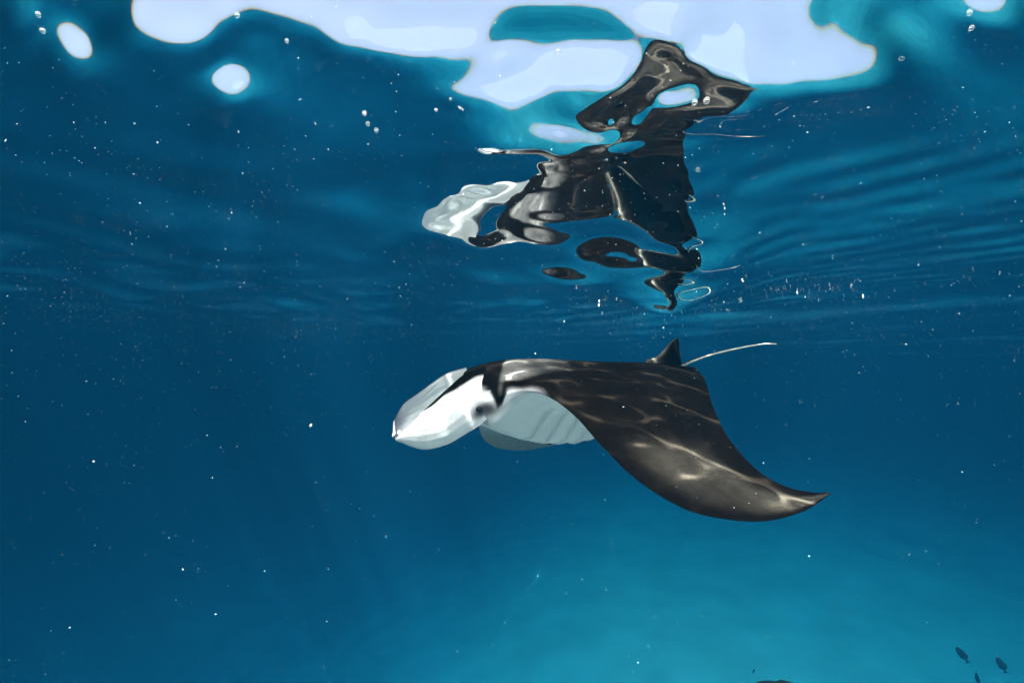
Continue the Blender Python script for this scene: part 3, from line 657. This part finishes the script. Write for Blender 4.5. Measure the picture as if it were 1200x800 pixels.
# whip tail
path = catmull([(-.64, 0, -.004), (-.72, 0, .012), (-.80, 0, .038), (-.923, 0, .073), (-1.149, 0, .118), (-1.358, 0, .150), (-1.45, 0, .157), (-1.536, 0, .155)], 60)
V, fs, cl = [], [], []
for i, p in enumerate(path):
    rad = .016 * (1 - i / 59) ** 1.3 * .6 + .0022
    for j in range(12):
        a = 2 * math.pi * j / 12
        V.append((p[0], p[1] + rad * math.cos(a), p[2] + rad * math.sin(a)))
        pale = smooth01(.45, -.1, math.sin(a) - (i / 59) * 1.4)
        if i > 56: pale = 0
        cl.append(BLACK + (np.array([.34, .32, .29]) - BLACK) * pale)
for i in range(59):
    for j in range(12):
        fs.append((i * 12 + j, i * 12 + (j + 1) % 12, (i + 1) * 12 + (j + 1) % 12, (i + 1) * 12 + j))
fs.append(tuple(range(59 * 12, 60 * 12)))
o = mesh_obj("tail", V, fs, SKIN, manta)
set_skin(o, np.array(cl))

# ------------------------------------------------------------------ fish over the sand
m, nt, N, L = new_mat("dark_fish_skin")
bs = N["Principled BSDF"]
nz = N.new("ShaderNodeTexNoise"); nz.inputs["Scale"].default_value = 20
cr = N.new("ShaderNodeValToRGB")
cr.color_ramp.elements[0].color = (.005, .0055, .0065, 1); cr.color_ramp.elements[1].color = (.014, .015, .017, 1)
tcn = N.new("ShaderNodeTexCoord")
L.new(tcn.outputs["Object"], nz.inputs["Vector"]); L.new(nz.outputs[0], cr.inputs[0]); L.new(cr.outputs[0], bs.inputs["Base Color"])
bs.inputs["Roughness"].default_value = .5
bs.inputs["IOR"].default_value = 1.1
FISH = m

def pixel_point(px, py, depth):
    """the world point at a distance along the view that shows at a place in the 1200 x 800 frame"""
    c, s = math.cos(PITCH), math.sin(PITCH)
    x_, z_ = (px - 600) / F_PX * depth, (400 - py) / F_PX * depth
    return Vector((x_, depth * c - z_ * s, CAM_Z + depth * s + z_ * c))

def sheet(name, outline, hw, parent):
    """a thin fin from an outline in the x-z plane"""
    k = len(outline)
    cx = sum(p[0] for p in outline) / k; cz = sum(p[1] for p in outline) / k
    V = [(p[0], 0, p[1]) for p in outline] + [(cx, hw, cz), (cx, -hw, cz)]
    fs = [(i, (i + 1) % k, k) for i in range(k)] + [((i + 1) % k, i, k + 1) for i in range(k)]
    return mesh_obj(name, V, fs, FISH, parent)

def make_fish(length, loc, heading, label, group=None, cat="fish"):
    root = bpy.data.objects.new("fish", None); COL.objects.link(root)
    root.location = loc
    root.rotation_euler = heading.to_track_quat('X', 'Z').to_euler()
    root.scale = (length,) * 3
    tag(root, label, cat, group)
    V, fs = [], []
    n, k = 16, 14
    for i in range(n):
        u = i / (n - 1)
        hh = .23 * (math.sin(math.pi * min(1, u * .94 + .012)) ** .75) * (1 - .25 * u) + .012
        for j in range(k):
            a = 2 * math.pi * j / k
            V.append((.5 - u * .80, .38 * hh * math.cos(a), hh * math.sin(a)))
    for i in range(n - 1):
        for j in range(k):
            fs.append((i * k + j, i * k + (j + 1) % k, (i + 1) * k + (j + 1) % k, (i + 1) * k + j))
    fs.append(tuple(range(k - 1, -1, -1))); fs.append(tuple(range((n - 1) * k, n * k)))
    mesh_obj("body", V, fs, FISH, root)
    sheet("tail_fin", [(-.27, .03), (-.40, .09), (-.52, .16), (-.44, .02), (-.44, -.02), (-.52, -.16), (-.40, -.09), (-.27, -.03)], .012, root)
    sheet("dorsal_fin", [(.22, .17), (.08, .25), (-.10, .24), (-.24, .13), (-.18, .08), (.0, .15)], .012, root)
    sheet("anal_fin", [(-.02, -.17), (-.12, -.235), (-.24, -.13), (-.18, -.08)], .010, root)
    for s in (1, -1):
        f = sheet("pectoral_fin", [(.20, -.02), (.06, -.05), (.02, -.14), (.12, -.10)], .006, root)
        f.location.y = s * .105
    return root

make_fish(.27, pixel_point(1128, 767, 8.0), Vector((-.42, .35, .84)), "dark fish nearest the ray, above two others near the lower right corner", "dark fish below the ray")
make_fish(.26, pixel_point(1174, 779, 7.8), Vector((-.30, .25, .92)), "dark fish furthest to the right, tail hanging down", "dark fish below the ray")
make_fish(.27, pixel_point(1146, 797, 8.4), Vector((.10, .30, .95)), "dark slim fish seen end on, cut off by the lower edge between the other two", "dark fish below the ray")
make_fish(.17, pixel_point(883, 786, 12.0), Vector((.80, .5, .35)), "small faint fish far down in the blue, almost lost in haze", "dark fish below the ray")
make_fish(.34, pixel_point(922, 821, 1.9), Vector((-.97, .22, .06)), "rounded black back of a closer fish rising over the lower edge of the view")

# ------------------------------------------------------------------ bubbles under the surface
m, nt, N, L = new_mat("bubble_film")
N.remove(N["Principled BSDF"])
lw = N.new("ShaderNodeLayerWeight"); lw.inputs[0].default_value = .35
tb = N.new("ShaderNodeBsdfTransparent"); gb = N.new("ShaderNodeBsdfGlossy"); gb.inputs["Roughness"].default_value = .08
db = N.new("ShaderNodeBsdfDiffuse"); db.inputs["Color"].default_value = (.85, .85, .85, 1)
ma = N.new("ShaderNodeMixShader"); ma.inputs[0].default_value = .5
mb = N.new("ShaderNodeMixShader")
L.new(gb.outputs[0], ma.inputs[1]); L.new(db.outputs[0], ma.inputs[2])
L.new(lw.outputs["Facing"], mb.inputs[0]); L.new(tb.outputs[0], mb.inputs[1]); L.new(ma.outputs[0], mb.inputs[2])
L.new(mb.outputs[0], N["Material Output"].inputs[0])
BUB = m
bm = bmesh.new()
bmesh.ops.create_icosphere(bm, subdivisions=3, radius=1)
for v in bm.verts:
    v.co.z *= .8
bub_me = bpy.data.meshes.new("bubble"); bm.to_mesh(bub_me); bm.free()
bub_me.polygons.foreach_set("use_smooth", [True] * len(bub_me.polygons)); bub_me.materials.append(BUB)

def surface_z(x_, y_):
    X1, Y1 = np.array([[x_]]), np.array([[y_]])
    return float((height(X1, Y1, np.hypot(X1, Y1) * .008) + chop(X1, Y1))[0, 0])

for px, py, rp, label in (
        (654, 60, 5.0, "clear round bubble inside the bright patch of sky, left of the ray's mirrored wing"),
        (427, 133, 3.6, "topmost of three small bubbles in a slanting row below the sky patch"),
        (431, 145, 3.6, "middle one of three small bubbles in a slanting row"),
        (441, 153, 3.8, "lowest of three small bubbles in a slanting row"),
        (511, 129, 2.6, "tiny bubble just below the pointed corner of the sky patch"),
        (528, 116, 2.6, "tiny bubble touching the ragged edge of the sky patch"),
        (278, 18, 4.2, "bubble on the bright rim of the sky patch at upper left"),
        (336, 48, 3.2, "small bubble below the rim of the sky patch, right of the round bright spot"),
        (45, 17, 4.5, "bubble above the long bright spot near the left edge"),
        (50, 36, 4.0, "bubble beside the long bright spot near the left edge"),
        (814, 120, 5.0, "left one of two bubbles under the white hole in the mirrored wing"),
        (828, 118, 5.2, "right one of two bubbles under the white hole in the mirrored wing"),
        (818, 199, 3.8, "bubble just right of the ray's dark mirrored back"),
        (1057, 68, 4.2, "lone bubble in blue water right of the sky patch's tip"),
        (1136, 15, 4.6, "upper one of two bubbles below the bright spot at the top right corner"),
        (1138, 33, 4.0, "lower one of two bubbles below the bright spot at the top right corner")):
    d = (pixel_point(px, py, 1.0) - Vector((0, 0, CAM_Z)))
    t = -CAM_Z / d.z
    for _ in range(12):
        p = Vector((0, 0, CAM_Z)) + d * t
        t += ((surface_z(p.x, p.y) - p.z) / d.z) * .6
    rad = .66 * rp / F_PX * t
    p = Vector((0, 0, CAM_Z)) + d * t
    o = bpy.data.objects.new("air_bubble", bub_me); COL.objects.link(o)
    o.location = p - Vector((0, 0, rad * .4)); o.scale = (rad, rad * rng.uniform(.8, 1), rad * rng.uniform(.75, 1))
    o.rotation_euler = (rng.uniform(-.4, .4), rng.uniform(-.4, .4), rng.uniform(0, 3))
    tag(o, label, "bubble", "air bubbles under the water surface")

# ------------------------------------------------------------------ drifting specks (plankton) and fine foam
m, nt, N, L = new_mat("pale_speck")
N["Principled BSDF"].inputs["Base Color"].default_value = (.62, .60, .58, 1)
N["Principled BSDF"].inputs["Roughness"].default_value = .6
SPECK = m
m, nt, N, L = new_mat("brown_speck")
N["Principled BSDF"].inputs["Base Color"].default_value = (.32, .16, .10, 1)
BROWN = m
OCT = np.array([(1, 0, 0), (-1, 0, 0), (0, 1, 0), (0, -1, 0), (0, 0, 1), (0, 0, -1)], float)
OF = np.array([(0, 2, 4), (2, 1, 4), (1, 3, 4), (3, 0, 4), (2, 0, 5), (1, 2, 5), (3, 1, 5), (0, 3, 5)])

def specks(name, pts, sizes, stretch, mats=None):
    n = len(pts)
    rot = rng.normal(size=(n, 3, 3)); q, _ = np.linalg.qr(rot)
    sc = np.ones((n, 1, 3)); sc[:, 0, 0] = stretch; sc[:, 0, 1] = rng.uniform(.6, 1.1, n)
    V = np.einsum('nij,nkj->nki', q, OCT[None] * sc) * sizes[:, None, None] + pts[:, None]
    Fc = (OF[None] + (np.arange(n) * 6)[:, None, None]).reshape(-1, 3)
    o = mesh_obj(name, V.reshape(-1, 3), Fc.tolist(), SPECK)
    if mats is not None:
        o.data.materials.append(BROWN)
        o.data.polygons.foreach_set("material_index", np.repeat(mats.astype(np.int32), 8))
    tag(o, kind="stuff")
    return o

n = 26000
pts = np.stack([rng.uniform(-3.6, 3.6, n), rng.uniform(-.4, 5.5, n), np.zeros(n)], -1)
pts[:, 2] = -.03 - 3.2 * rng.uniform(0, 1, n) ** 2.5
dist = np.linalg.norm(pts - np.array([0, 0, CAM_Z]), axis=1)
sizes = .00052 * np.exp(rng.normal(0, .5, n))
keep = dist > .35
pts, sizes = pts[keep], sizes[keep]
specks("plankton", pts, sizes, rng.uniform(.8, 1.8, len(pts)), (rng.uniform(size=len(pts)) < .03))

n = 260
fx = rng.normal(0, 1, n); fy = rng.normal(0, 1, n)
pts = np.stack([1.45 + .55 * fx, 3.3 + .75 * fy + .25 * fx, np.zeros(n)], -1)
pts = pts[(pts[:, 1] > 1.9)]
pts[:, 2] = (height(pts[:, 0], pts[:, 1], np.hypot(pts[:, 0], pts[:, 1]) * .008) + chop(pts[:, 0], pts[:, 1])) - .006
specks("foam", pts, 0.0009 * np.exp(rng.normal(0, .7, len(pts))), rng.uniform(1, 3.5, len(pts)))
